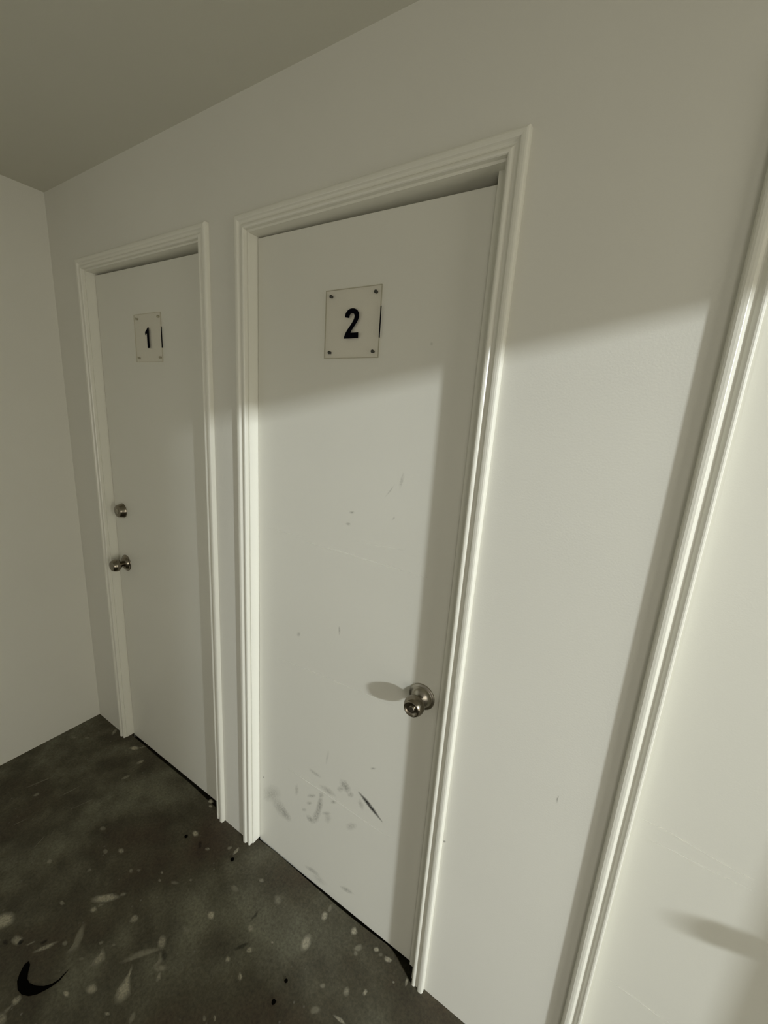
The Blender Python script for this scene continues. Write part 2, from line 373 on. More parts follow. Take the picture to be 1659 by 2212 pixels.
# marks measured on the floor (x, y), the doors (x, z) and the wall (x, z): opacity, outline
FLOOR_SPLASH = [
 (0.90, [(0.3832,-0.0037),(0.3849,-0.0094),(0.3852,-0.0156),(0.3774,-0.0223),(0.3677,-0.0273),(0.3585,-0.0277),(0.3482,-0.0289),(0.3494,-0.0221),(0.3495,-0.0168),(0.3548,-0.0106),(0.3637,-0.0048),(0.3730,-0.0048)]),
 (0.50, [(0.3806,-0.0068),(0.3943,0.0078),(0.4015,0.0255),(0.3993,0.0263),(0.3882,0.0101),(0.3784,-0.0060)]),
 (0.50, [(0.1748,0.0005),(0.1820,-0.0016),(0.1903,-0.0112),(0.1978,-0.0192),(0.1998,-0.0269),(0.2017,-0.0340),(0.1972,-0.0347),(0.1927,-0.0366),(0.1844,-0.0281),(0.1760,-0.0194),(0.1717,-0.0097),(0.1708,-0.0022)]),
 (0.60, [(0.4707,-0.0287),(0.4741,-0.0319),(0.4771,-0.0366),(0.4752,-0.0442),(0.4732,-0.0521),(0.4681,-0.0557),(0.4631,-0.0571),(0.4582,-0.0554),(0.4572,-0.0478),(0.4590,-0.0403),(0.4618,-0.0338),(0.4660,-0.0281)]),
 (0.45, [(0.5016,-0.1062),(0.5048,-0.1085),(0.5055,-0.1147),(0.5050,-0.1217),(0.5016,-0.1280),(0.4977,-0.1331),(0.4934,-0.1348),(0.4913,-0.1302),(0.4898,-0.1255),(0.4905,-0.1186),(0.4932,-0.1114),(0.4975,-0.1082)]),
 (0.40, [(0.0819,-0.1401),(0.0841,-0.1421),(0.0840,-0.1454),(0.0793,-0.1489),(0.0744,-0.1519),(0.0692,-0.1525),(0.0645,-0.1526),(0.0633,-0.1501),(0.0620,-0.1474),(0.0668,-0.1439),(0.0717,-0.1405),(0.0773,-0.1398)]),
 (0.40, [(0.1343,-0.1057),(0.1350,-0.1087),(0.1340,-0.1119),(0.1311,-0.1154),(0.1259,-0.1187),(0.1199,-0.1201),(0.1158,-0.1191),(0.1153,-0.1163),(0.1146,-0.1135),(0.1188,-0.1102),(0.1235,-0.1069),(0.1295,-0.1052)]),
 (0.45, [(0.2955,-0.3601),(0.2995,-0.3618),(0.2998,-0.3661),(0.3002,-0.3703),(0.2965,-0.3740),(0.2926,-0.3776),(0.2880,-0.3775),(0.2835,-0.3766),(0.2835,-0.3719),(0.2841,-0.3679),(0.2859,-0.3632),(0.2907,-0.3606)]),
 (0.90, [(0.9022,0.0234),(0.9056,0.0202),(0.9044,0.0161),(0.9021,0.0122),(0.8967,0.0107),(0.8908,0.0097),(0.8862,0.0122),(0.8850,0.0160),(0.8845,0.0196),(0.8863,0.0236),(0.8920,0.0248),(0.8971,0.0246)]),
 (0.80, [(0.9200,0.0080),(0.9212,0.0058),(0.9210,0.0031),(0.9183,0.0006),(0.9146,-0.0008),(0.9109,-0.0014),(0.9079,-0.0005),(0.9056,0.0014),(0.9061,0.0044),(0.9094,0.0070),(0.9133,0.0081),(0.9173,0.0094)]),
 (0.85, [(0.9729,-0.0930),(0.9771,-0.0971),(0.9758,-0.1017),(0.9721,-0.1049),(0.9679,-0.1080),(0.9614,-0.1067),(0.9545,-0.1057),(0.9505,-0.1014),(0.9515,-0.0967),(0.9530,-0.0920),(0.9602,-0.0914),(0.9668,-0.0898)]),
 (0.50, [(1.0577,-0.1037),(1.0596,-0.1057),(1.0586,-0.1088),(1.0557,-0.1120),(1.0511,-0.1142),(1.0474,-0.1135),(1.0448,-0.1127),(1.0425,-0.1112),(1.0445,-0.1083),(1.0463,-0.1053),(1.0505,-0.1034),(1.0549,-0.1025)]),
 (0.70, [(1.1434,-0.0411),(1.1464,-0.0433),(1.1496,-0.0465),(1.1508,-0.0539),(1.1494,-0.0595),(1.1481,-0.0639),(1.1458,-0.0675),(1.1428,-0.0647),(1.1403,-0.0605),(1.1383,-0.0542),(1.1392,-0.0478),(1.1401,-0.0413)]),
 (0.45, [(1.1198,-0.0532),(1.1218,-0.0554),(1.1215,-0.0587),(1.1205,-0.0620),(1.1180,-0.0653),(1.1142,-0.0675),(1.1116,-0.0656),(1.1096,-0.0640),(1.1081,-0.0615),(1.1094,-0.0577),(1.1131,-0.0555),(1.1164,-0.0528)]),
 (0.40, [(0.6688,-0.2796),(0.6714,-0.2824),(0.6700,-0.2860),(0.6672,-0.2894),(0.6620,-0.2917),(0.6558,-0.2934),(0.6516,-0.2915),(0.6490,-0.2891),(0.6474,-0.2859),(0.6511,-0.2820),(0.6569,-0.2792),(0.6635,-0.2785)]),
 (0.45, [(0.7629,-0.3168),(0.7659,-0.3191),(0.7679,-0.3220),(0.7663,-0.3252),(0.7614,-0.3272),(0.7553,-0.3271),(0.7493,-0.3261),(0.7477,-0.3227),(0.7469,-0.3198),(0.7487,-0.3171),(0.7531,-0.3155),(0.7584,-0.3152)]),
 (0.55, [(0.8084,-0.2834),(0.8120,-0.2857),(0.8110,-0.2891),(0.8096,-0.2926),(0.8048,-0.2956),(0.7984,-0.2952),(0.7928,-0.2942),(0.7895,-0.2913),(0.7884,-0.2875),(0.7922,-0.2840),(0.7976,-0.2814),(0.8039,-0.2818)]),
 (0.45, [(0.6370,-0.4392),(0.6406,-0.4416),(0.6436,-0.4438),(0.6448,-0.4470),(0.6421,-0.4500),(0.6390,-0.4531),(0.6340,-0.4538),(0.6304,-0.4515),(0.6278,-0.4493),(0.6278,-0.4462),(0.6278,-0.4425),(0.6324,-0.4409)]),
 (0.75, [(0.9440,-0.3677),(0.9452,-0.3740),(0.9385,-0.3850),(0.9283,-0.3979),(0.9127,-0.4094),(0.8971,-0.4194),(0.8896,-0.4184),(0.8845,-0.4151),(0.8872,-0.4051),(0.9036,-0.3899),(0.9198,-0.3745),(0.9323,-0.3715)]),
 (0.45, [(0.9545,-0.3496),(0.9567,-0.3509),(0.9577,-0.3535),(0.9561,-0.3571),(0.9527,-0.3599),(0.9492,-0.3622),(0.9456,-0.3629),(0.9437,-0.3610),(0.9429,-0.3583),(0.9444,-0.3547),(0.9479,-0.3519),(0.9513,-0.3497)]),
 (0.60, [(0.9191,-0.4229),(0.9235,-0.4234),(0.9272,-0.4259),(0.9270,-0.4304),(0.9243,-0.4341),(0.9206,-0.4366),(0.9163,-0.4377),(0.9125,-0.4365),(0.9097,-0.4339),(0.9089,-0.4301),(0.9115,-0.4266),(0.9142,-0.4225)]),
 (0.35, [(0.9257,-0.4041),(0.9282,-0.4049),(0.9294,-0.4077),(0.9281,-0.4114),(0.9263,-0.4145),(0.9237,-0.4168),(0.9204,-0.4192),(0.9189,-0.4164),(0.9174,-0.4142),(0.9172,-0.4106),(0.9197,-0.4070),(0.9228,-0.4055)]),
 (0.40, [(0.8226,-0.4730),(0.8245,-0.4755),(0.8244,-0.4779),(0.8229,-0.4803),(0.8193,-0.4822),(0.8145,-0.4819),(0.8096,-0.4818),(0.8066,-0.4798),(0.8071,-0.4772),(0.8086,-0.4748),(0.8127,-0.4735),(0.8172,-0.4733)]),
 (0.80, [(0.7300,-0.5757),(0.7420,-0.5792),(0.7521,-0.5855),(0.7480,-0.5967),(0.7435,-0.6066),(0.7326,-0.6150),(0.7192,-0.6147),(0.7069,-0.6139),(0.6972,-0.6078),(0.6995,-0.5970),(0.7047,-0.5870),(0.7156,-0.5786)]),
 (0.60, [(1.0490,-0.3624),(1.0548,-0.3622),(1.0590,-0.3657),(1.0606,-0.3707),(1.0582,-0.3754),(1.0543,-0.3784),(1.0496,-0.3810),(1.0445,-0.3796),(1.0405,-0.3767),(1.0385,-0.3722),(1.0390,-0.3669),(1.0434,-0.3630)]),
 (0.90, [(1.2506,-0.2267),(1.2543,-0.2315),(1.2515,-0.2363),(1.2462,-0.2385),(1.2404,-0.2402),(1.2346,-0.2375),(1.2302,-0.2335),(1.2288,-0.2283),(1.2319,-0.2243),(1.2358,-0.2210),(1.2417,-0.2202),(1.2468,-0.2231)]),
 (0.60, [(0.8248,-0.5818),(0.8302,-0.5849),(0.8336,-0.5888),(0.8341,-0.5942),(0.8277,-0.5995),(0.8187,-0.6015),(0.8106,-0.6026),(0.8035,-0.6011),(0.8025,-0.5963),(0.8009,-0.5913),(0.8082,-0.5868),(0.8160,-0.5842)]),
 (0.60, [(0.8960,-0.5745),(0.9089,-0.5600),(0.9170,-0.5479),(0.9193,-0.5326),(0.9146,-0.5324),(0.9039,-0.5471),(0.8960,-0.5589),(0.8915,-0.5742)]),
 (0.40, [(0.8582,-0.5818),(0.8665,-0.5656),(0.8612,-0.5653),(0.8529,-0.5816)]),
 (0.40, [(0.9786,-0.5213),(0.9878,-0.5019),(0.9661,-0.4811),(0.9426,-0.4666),(0.9349,-0.4692),(0.9448,-0.4886),(0.9653,-0.5070),(0.9705,-0.5217)]),
 (0.40, [(0.9442,-0.5126),(0.9480,-0.5138),(0.9491,-0.5162),(0.9504,-0.5186),(0.9486,-0.5214),(0.9441,-0.5225),(0.9399,-0.5240),(0.9365,-0.5226),(0.9339,-0.5208),(0.9347,-0.5182),(0.9358,-0.5154),(0.9393,-0.5130)]),
 (0.55, [(1.0613,-0.4989),(1.0541,-0.4849),(1.0537,-0.4723),(1.0465,-0.4628),(1.0649,-0.4648),(1.0785,-0.4711),(1.0776,-0.4818),(1.0733,-0.4921)]),
 (0.35, [(1.0240,-0.5033),(1.0257,-0.5042),(1.0277,-0.5052),(1.0275,-0.5077),(1.0253,-0.5098),(1.0230,-0.5118),(1.0202,-0.5124),(1.0180,-0.5115),(1.0168,-0.5098),(1.0180,-0.5074),(1.0188,-0.5049),(1.0215,-0.5037)]),
 (0.75, [(1.1608,-0.4398),(1.1698,-0.4508),(1.1752,-0.4673),(1.1784,-0.4836),(1.1879,-0.4930),(1.2007,-0.4956),(1.2100,-0.4894),(1.2130,-0.4763),(1.2137,-0.4681),(1.1932,-0.4588),(1.1791,-0.4529),(1.1693,-0.4402)]),
 (0.70, [(1.1185,-0.5132),(1.1253,-0.5130),(1.1311,-0.5155),(1.1314,-0.5208),(1.1284,-0.5254),(1.1245,-0.5295),(1.1183,-0.5315),(1.1113,-0.5321),(1.1054,-0.5294),(1.1049,-0.5240),(1.1077,-0.5191),(1.1115,-0.5143)]),
 (0.80, [(1.0771,-0.5611),(1.0790,-0.5628),(1.0804,-0.5649),(1.0776,-0.5672),(1.0738,-0.5690),(1.0695,-0.5691),(1.0653,-0.5689),(1.0626,-0.5673),(1.0617,-0.5648),(1.0660,-0.5627),(1.0691,-0.5606),(1.0737,-0.5600)]),
 (0.60, [(0.9761,-0.6343),(0.9811,-0.6343),(0.9844,-0.6381),(0.9862,-0.6426),(0.9853,-0.6475),(0.9827,-0.6520),(0.9780,-0.6543),(0.9735,-0.6523),(0.9692,-0.6503),(0.9676,-0.6455),(0.9690,-0.6407),(0.9712,-0.6359)]),
 (0.35, [(0.9772,-0.6537),(0.9741,-0.6679),(0.9826,-0.6764),(0.9861,-0.6755),(0.9844,-0.6660),(0.9808,-0.6532)]),
 (0.50, [(1.0020,-0.6737),(1.0050,-0.6786),(1.0050,-0.6833),(1.0017,-0.6875),(0.9934,-0.6881),(0.9849,-0.6868),(0.9786,-0.6829),(0.9731,-0.6783),(0.9730,-0.6731),(0.9796,-0.6707),(0.9865,-0.6695),(0.9947,-0.6700)]),
 (0.60, [(1.1889,-0.3516),(1.1919,-0.3569),(1.1929,-0.3621),(1.1906,-0.3668),(1.1833,-0.3676),(1.1753,-0.3662),(1.1680,-0.3620),(1.1639,-0.3561),(1.1618,-0.3498),(1.1666,-0.3457),(1.1739,-0.3438),(1.1827,-0.3465)]),
 (0.40, [(1.1350,-0.4434),(1.1525,-0.4215),(1.1680,-0.4013),(1.1911,-0.3701),(1.1852,-0.3682),(1.1505,-0.3967),(1.1337,-0.4189),(1.1282,-0.4429)]),
 (0.35, [(1.1957,-0.3753),(1.2095,-0.3800),(1.2127,-0.3942),(1.2107,-0.4037),(1.2146,-0.4042),(1.2246,-0.3932),(1.2198,-0.3749),(1.1975,-0.3727)]),
 (0.45, [(1.2441,-0.3823),(1.2466,-0.3857),(1.2457,-0.3910),(1.2389,-0.3969),(1.2322,-0.4016),(1.2258,-0.4033),(1.2207,-0.4034),(1.2149,-0.4028),(1.2182,-0.3967),(1.2238,-0.3913),(1.2302,-0.3868),(1.2375,-0.3831)]),
 (0.50, [(1.2381,-0.3987),(1.2423,-0.4088),(1.2484,-0.4152),(1.2529,-0.4142),(1.2546,-0.4046),(1.2422,-0.3969)]),
 (0.35, [(1.2564,-0.1339),(1.2560,-0.1382),(1.2501,-0.1419),(1.2425,-0.1439),(1.2343,-0.1450),(1.2293,-0.1424),(1.2258,-0.1394),(1.2276,-0.1356),(1.2304,-0.1314),(1.2383,-0.1292),(1.2462,-0.1291),(1.2518,-0.1311)]),
 (0.30, [(1.3989,-0.0709),(1.4011,-0.0773),(1.4029,-0.0839),(1.3969,-0.0874),(1.3912,-0.0907),(1.3835,-0.0900),(1.3783,-0.0849),(1.3749,-0.0797),(1.3727,-0.0733),(1.3788,-0.0700),(1.3842,-0.0667),(1.3911,-0.0689)]),
 (0.50, [(1.3815,-0.1767),(1.3838,-0.1807),(1.3819,-0.1845),(1.3805,-0.1885),(1.3755,-0.1901),(1.3706,-0.1886),(1.3665,-0.1868),(1.3632,-0.1837),(1.3633,-0.1796),(1.3669,-0.1768),(1.3714,-0.1756),(1.3763,-0.1752)]),
 (0.75, [(1.5587,-0.1070),(1.5593,-0.1169),(1.5560,-0.1239),(1.5513,-0.1286),(1.5447,-0.1307),(1.5380,-0.1245),(1.5321,-0.1166),(1.5327,-0.1071),(1.5330,-0.0975),(1.5385,-0.0919),(1.5463,-0.0917),(1.5526,-0.0995)]),
 (0.70, [(1.4225,-0.2160),(1.4235,-0.2194),(1.4222,-0.2227),(1.4192,-0.2251),(1.4158,-0.2277),(1.4108,-0.2283),(1.4076,-0.2260),(1.4065,-0.2229),(1.4070,-0.2198),(1.4094,-0.2167),(1.4135,-0.2141),(1.4180,-0.2150)]),
 (0.60, [(1.3848,-0.2695),(1.3855,-0.2724),(1.3835,-0.2750),(1.3807,-0.2769),(1.3770,-0.2782),(1.3731,-0.2771),(1.3716,-0.2741),(1.3709,-0.2712),(1.3718,-0.2679),(1.3753,-0.2660),(1.3793,-0.2659),(1.3834,-0.2664)]),
 (0.65, [(1.4450,-0.2733),(1.4470,-0.2767),(1.4472,-0.2794),(1.4471,-0.2823),(1.4438,-0.2833),(1.4394,-0.2820),(1.4352,-0.2798),(1.4339,-0.2765),(1.4319,-0.2733),(1.4329,-0.2707),(1.4368,-0.2708),(1.4406,-0.2718)]),
 (0.50, [(1.4615,-0.1667),(1.4623,-0.1685),(1.4614,-0.1702),(1.4602,-0.1718),(1.4580,-0.1724),(1.4559,-0.1725),(1.4538,-0.1719),(1.4529,-0.1703),(1.4532,-0.1684),(1.4549,-0.1669),(1.4571,-0.1658),(1.4592,-0.1664)]),
 (0.85, [(1.5567,-0.0214),(1.5577,-0.0278),(1.5552,-0.0333),(1.5507,-0.0361),(1.5455,-0.0364),(1.5414,-0.0321),(1.5390,-0.0270),(1.5378,-0.0212),(1.5401,-0.0160),(1.5447,-0.0147),(1.5490,-0.0141),(1.5537,-0.0162)]),
 (0.35, [(1.5555,0.0027),(1.5560,-0.0019),(1.5554,-0.0064),(1.5527,-0.0079),(1.5497,-0.0083),(1.5463,-0.0059),(1.5444,-0.0008),(1.5446,0.0041),(1.5442,0.0099),(1.5477,0.0105),(1.5508,0.0094),(1.5540,0.0076)]),
 (0.85, [(1.6625,-0.0001),(1.6631,-0.0057),(1.6594,-0.0094),(1.6560,-0.0118),(1.6517,-0.0143),(1.6472,-0.0119),(1.6442,-0.0074),(1.6441,-0.0018),(1.6461,0.0033),(1.6503,0.0065),(1.6549,0.0048),(1.6587,0.0031)]),
 (0.45, [(1.6942,-0.0202),(1.6966,-0.0225),(1.6995,-0.0256),(1.6972,-0.0326),(1.6922,-0.0382),(1.6874,-0.0406),(1.6834,-0.0412),(1.6789,-0.0411),(1.6783,-0.0355),(1.6813,-0.0288),(1.6853,-0.0226),(1.6905,-0.0190)]),
 (0.45, [(1.6945,-0.0430),(1.6960,-0.0458),(1.6945,-0.0486),(1.6923,-0.0503),(1.6899,-0.0512),(1.6869,-0.0516),(1.6853,-0.0492),(1.6844,-0.0468),(1.6837,-0.0438),(1.6858,-0.0413),(1.6891,-0.0414),(1.6918,-0.0417)]),
 (0.90, [(1.7446,0.0027),(1.7452,-0.0007),(1.7435,-0.0041),(1.7407,-0.0066),(1.7373,-0.0085),(1.7340,-0.0078),(1.7309,-0.0065),(1.7304,-0.0031),(1.7318,0.0003),(1.7350,0.0023),(1.7381,0.0046),(1.7410,0.0033)]),
 (0.35, [(1.7594,-0.0022),(1.7609,-0.0041),(1.7596,-0.0068),(1.7575,-0.0089),(1.7547,-0.0102),(1.7519,-0.0102),(1.7497,-0.0087),(1.7504,-0.0059),(1.7512,-0.0036),(1.7530,-0.0018),(1.7555,0.0004),(1.7581,-0.0004)]),
 (0.85, [(1.7906,-0.0009),(1.7895,-0.0048),(1.7847,-0.0074),(1.7799,-0.0096),(1.7750,-0.0093),(1.7706,-0.0080),(1.7710,-0.0042),(1.7705,-0.0002),(1.7764,0.0021),(1.7811,0.0038),(1.7857,0.0039),(1.7912,0.0032)]),
 (0.60, [(1.8239,-0.0352),(1.8246,-0.0367),(1.8239,-0.0385),(1.8221,-0.0399),(1.8203,-0.0406),(1.8183,-0.0409),(1.8176,-0.0394),(1.8174,-0.0379),(1.8177,-0.0363),(1.8192,-0.0349),(1.8210,-0.0344),(1.8226,-0.0345)]),
 (0.50, [(1.7239,-0.1267),(1.7258,-0.1318),(1.7239,-0.1364),(1.7201,-0.1383),(1.7164,-0.1393),(1.7122,-0.1381),(1.7104,-0.1334),(1.7092,-0.1290),(1.7106,-0.1250),(1.7129,-0.1213),(1.7170,-0.1205),(1.7215,-0.1219)]),
 (0.75, [(1.7677,-0.1003),(1.7674,-0.1037),(1.7659,-0.1067),(1.7636,-0.1085),(1.7612,-0.1080),(1.7587,-0.1069),(1.7587,-0.1027),(1.7586,-0.0987),(1.7605,-0.0950),(1.7633,-0.0946),(1.7656,-0.0952),(1.7681,-0.0962)]),
 (0.70, [(1.8558,-0.0145),(1.8566,-0.0187),(1.8563,-0.0223),(1.8548,-0.0238),(1.8530,-0.0250),(1.8510,-0.0213),(1.8493,-0.0177),(1.8482,-0.0130),(1.8485,-0.0087),(1.8505,-0.0079),(1.8523,-0.0072),(1.8547,-0.0096)]),
 (0.70, [(1.7177,-0.1887),(1.7355,-0.1887),(1.7504,-0.1858),(1.7515,-0.1827),(1.7378,-0.1799),(1.7182,-0.1857)]),
 (0.40, [(1.6585,-0.1549),(1.6599,-0.1569),(1.6585,-0.1598),(1.6554,-0.1621),(1.6520,-0.1644),(1.6489,-0.1639),(1.6456,-0.1635),(1.6452,-0.1608),(1.6459,-0.1577),(1.6494,-0.1550),(1.6533,-0.1527),(1.6567,-0.1533)]),
 (0.35, [(1.6735,-0.1983),(1.6772,-0.2003),(1.6782,-0.2046),(1.6752,-0.2097),(1.6709,-0.2135),(1.6660,-0.2176),(1.6605,-0.2181),(1.6566,-0.2160),(1.6565,-0.2111),(1.6581,-0.2058),(1.6634,-0.2020),(1.6684,-0.1990)]),
 (0.40, [(1.4326,-0.3824),(1.4342,-0.3843),(1.4343,-0.3864),(1.4334,-0.3883),(1.4307,-0.3895),(1.4274,-0.3890),(1.4243,-0.3879),(1.4226,-0.3858),(1.4222,-0.3835),(1.4239,-0.3817),(1.4269,-0.3813),(1.4300,-0.3806)]),
 (0.50, [(1.4541,-0.3681),(1.4559,-0.3699),(1.4568,-0.3718),(1.4560,-0.3734),(1.4539,-0.3743),(1.4509,-0.3731),(1.4486,-0.3718),(1.4462,-0.3701),(1.4458,-0.3681),(1.4465,-0.3665),(1.4492,-0.3665),(1.4518,-0.3663)]),
 (0.25, [(1.2252,-0.2948),(1.2248,-0.2983),(1.2211,-0.3016),(1.2150,-0.3037),(1.2085,-0.3042),(1.2014,-0.3040),(1.1968,-0.3010),(1.1997,-0.2967),(1.2046,-0.2934),(1.2106,-0.2908),(1.2175,-0.2904),(1.2246,-0.2910)]),
 (0.50, [(1.0128,-0.2625),(1.0144,-0.2642),(1.0151,-0.2661),(1.0127,-0.2675),(1.0106,-0.2688),(1.0076,-0.2687),(1.0047,-0.2681),(1.0036,-0.2663),(1.0028,-0.2644),(1.0049,-0.2630),(1.0071,-0.2617),(1.0100,-0.2621)]),
 (0.40, [(1.0987,-0.2022),(1.0999,-0.2040),(1.0995,-0.2059),(1.0987,-0.2078),(1.0958,-0.2083),(1.0930,-0.2089),(1.0903,-0.2079),(1.0891,-0.2061),(1.0891,-0.2041),(1.0903,-0.2023),(1.0930,-0.2014),(1.0958,-0.2019)]),
 (0.40, [(0.9232,-0.2846),(0.9262,-0.2856),(0.9250,-0.2880),(0.9232,-0.2902),(0.9198,-0.2914),(0.9163,-0.2918),(0.9130,-0.2915),(0.9121,-0.2895),(0.9127,-0.2875),(0.9142,-0.2854),(0.9174,-0.2843),(0.9211,-0.2828)]),
 (0.35, [(0.9035,-0.2998),(0.9064,-0.3025),(0.9059,-0.3051),(0.9052,-0.3075),(0.9022,-0.3094),(0.8971,-0.3089),(0.8927,-0.3072),(0.8898,-0.3048),(0.8894,-0.3023),(0.8912,-0.3004),(0.8938,-0.2985),(0.8986,-0.2984)]),
 (0.40, [(0.7823,-0.3781),(0.7853,-0.3788),(0.7859,-0.3813),(0.7846,-0.3839),(0.7828,-0.3866),(0.7794,-0.3886),(0.7759,-0.3885),(0.7737,-0.3869),(0.7735,-0.3845),(0.7738,-0.3820),(0.7757,-0.3793),(0.7792,-0.3775)]),
 (0.35, [(1.0698,-0.4366),(1.0707,-0.4378),(1.0711,-0.4394),(1.0686,-0.4410),(1.0662,-0.4424),(1.0632,-0.4431),(1.0609,-0.4425),(1.0605,-0.4411),(1.0606,-0.4396),(1.0623,-0.4380),(1.0647,-0.4365),(1.0675,-0.4363)]),
 (0.35, [(1.0314,-0.4527),(1.0328,-0.4545),(1.0341,-0.4562),(1.0342,-0.4589),(1.0323,-0.4620),(1.0293,-0.4633),(1.0268,-0.4638),(1.0251,-0.4627),(1.0233,-0.4614),(1.0247,-0.4584),(1.0255,-0.4552),(1.0285,-0.4539)]),
 (0.30, [(1.0700,-0.2323),(1.0706,-0.2355),(1.0678,-0.2396),(1.0633,-0.2434),(1.0577,-0.2469),(1.0513,-0.2489),(1.0486,-0.2468),(1.0462,-0.2449),(1.0487,-0.2409),(1.0536,-0.2374),(1.0588,-0.2347),(1.0638,-0.2335)]),
 (0.30, [(0.2241,-0.3740),(0.2479,-0.3021),(0.2426,-0.3012),(0.2189,-0.3733)]),
 (0.30, [(0.5376,-0.4552),(0.5211,-0.4218),(0.5170,-0.4222),(0.5336,-0.4556)]),
 (0.35, [(0.3783,-0.3175),(0.3907,-0.2561),(0.3867,-0.2555),(0.3744,-0.3170)]),
 (0.30, [(0.4798,-0.3088),(0.4990,-0.2507),(0.4953,-0.2500),(0.4762,-0.3082)]),
 (0.30, [(0.3769,-0.4660),(0.3876,-0.4272),(0.3839,-0.4268),(0.3732,-0.4657)]),
 (0.50, [(0.9949,-0.2446),(0.9967,-0.2459),(0.9976,-0.2478),(0.9963,-0.2497),(0.9931,-0.2503),(0.9901,-0.2508),(0.9871,-0.2499),(0.9863,-0.2479),(0.9856,-0.2461),(0.9866,-0.2441),(0.9897,-0.2433),(0.9928,-0.2431)]),
 (0.45, [(1.3034,-0.0643),(1.3052,-0.0665),(1.3043,-0.0696),(1.3022,-0.0727),(1.2979,-0.0736),(1.2936,-0.0748),(1.2907,-0.0730),(1.2891,-0.0704),(1.2893,-0.0670),(1.2926,-0.0640),(1.2969,-0.0626),(1.3007,-0.0628)]),
 (0.35, [(1.2743,-0.4889),(1.2763,-0.4935),(1.2765,-0.4974),(1.2751,-0.5006),(1.2708,-0.4999),(1.2659,-0.4986),(1.2625,-0.4934),(1.2589,-0.4885),(1.2598,-0.4848),(1.2608,-0.4809),(1.2656,-0.4819),(1.2706,-0.4838)]),
 (0.50, [(1.2111,-0.5186),(1.2126,-0.5200),(1.2116,-0.5221),(1.2093,-0.5241),(1.2061,-0.5255),(1.2027,-0.5265),(1.2004,-0.5257),(1.1984,-0.5246),(1.1993,-0.5225),(1.2017,-0.5206),(1.2048,-0.5194),(1.2079,-0.5187)]),
]
FLOOR_DARK = [
 (0.75, [(0.9515,-0.1229),(0.9542,-0.1244),(0.9537,-0.1272),(0.9515,-0.1297),(0.9476,-0.1310),(0.9435,-0.1320),(0.9412,-0.1300),(0.9394,-0.1282),(0.9394,-0.1257),(0.9422,-0.1237),(0.9450,-0.1215),(0.9487,-0.1218)]),
 (0.85, [(1.1639,-0.0783),(1.1664,-0.0806),(1.1667,-0.0837),(1.1633,-0.0854),(1.1606,-0.0873),(1.1567,-0.0870),(1.1525,-0.0861),(1.1517,-0.0830),(1.1523,-0.0803),(1.1528,-0.0771),(1.1570,-0.0764),(1.1609,-0.0765)]),
 (0.80, [(1.5623,-0.2071),(1.5631,-0.2094),(1.5633,-0.2118),(1.5616,-0.2139),(1.5587,-0.2148),(1.5557,-0.2145),(1.5534,-0.2130),(1.5519,-0.2109),(1.5531,-0.2087),(1.5543,-0.2066),(1.5570,-0.2061),(1.5599,-0.2056)]),
 (0.90, [(1.5631,-0.2546),(1.5662,-0.2556),(1.5673,-0.2583),(1.5666,-0.2613),(1.5650,-0.2644),(1.5615,-0.2658),(1.5584,-0.2666),(1.5558,-0.2658),(1.5542,-0.2638),(1.5538,-0.2609),(1.5561,-0.2578),(1.5595,-0.2560)]),
 (0.50, [(1.3787,-0.2459),(1.3937,-0.2299),(1.3991,-0.2119),(1.3948,-0.2111),(1.3817,-0.2272),(1.3745,-0.2449)]),
 (0.40, [(1.3560,-0.1327),(1.3554,-0.1543),(1.3560,-0.1707),(1.3592,-0.1708),(1.3649,-0.1536),(1.3594,-0.1322)]),
 (0.45, [(1.0208,-0.1108),(1.0250,-0.1154),(1.0277,-0.1197),(1.0276,-0.1233),(1.0234,-0.1247),(1.0163,-0.1224),(1.0092,-0.1188),(1.0033,-0.1138),(1.0012,-0.1092),(1.0019,-0.1056),(1.0071,-0.1051),(1.0139,-0.1064)]),
 (0.80, [(0.8318,-0.5830),(0.8357,-0.5835),(0.8384,-0.5859),(0.8380,-0.5891),(0.8381,-0.5921),(0.8351,-0.5939),(0.8321,-0.5961),(0.8286,-0.5950),(0.8267,-0.5926),(0.8252,-0.5902),(0.8252,-0.5870),(0.8280,-0.5843)]),
 (0.50, [(0.8038,-0.6085),(0.8066,-0.6108),(0.8075,-0.6134),(0.8037,-0.6156),(0.8000,-0.6176),(0.7949,-0.6180),(0.7895,-0.6181),(0.7866,-0.6161),(0.7867,-0.6136),(0.7875,-0.6109),(0.7921,-0.6087),(0.7978,-0.6089)]),
 (0.40, [(1.2226,-0.3657),(1.2255,-0.3698),(1.2284,-0.3739),(1.2257,-0.3769),(1.2206,-0.3781),(1.2144,-0.3775),(1.2077,-0.3757),(1.2038,-0.3716),(1.2018,-0.3674),(1.2035,-0.3638),(1.2101,-0.3638),(1.2159,-0.3642)]),
 (0.55, [(0.8906,-0.5426),(0.8922,-0.5446),(0.8929,-0.5473),(0.8933,-0.5509),(0.8909,-0.5553),(0.8877,-0.5585),(0.8850,-0.5582),(0.8826,-0.5578),(0.8818,-0.5548),(0.8832,-0.5508),(0.8850,-0.5474),(0.8875,-0.5446)]),
]
CRESCENT = [
 (1.00, [(0.9050,-0.5934),(0.9042,-0.6038),(0.9181,-0.6187),(0.9308,-0.6278),(0.9529,-0.6336),(0.9726,-0.6317),(0.9934,-0.6222),(1.0075,-0.6085),(1.0161,-0.5927),(1.0228,-0.5769),(1.0252,-0.5614),(1.0197,-0.5437),(1.0194,-0.5379),(1.0223,-0.5492),(1.0209,-0.5643),(1.0163,-0.5778),(1.0041,-0.5916),(0.9852,-0.6030),(0.9637,-0.6105),(0.9480,-0.6105),(0.9322,-0.6033),(0.9170,-0.5941)]),
]
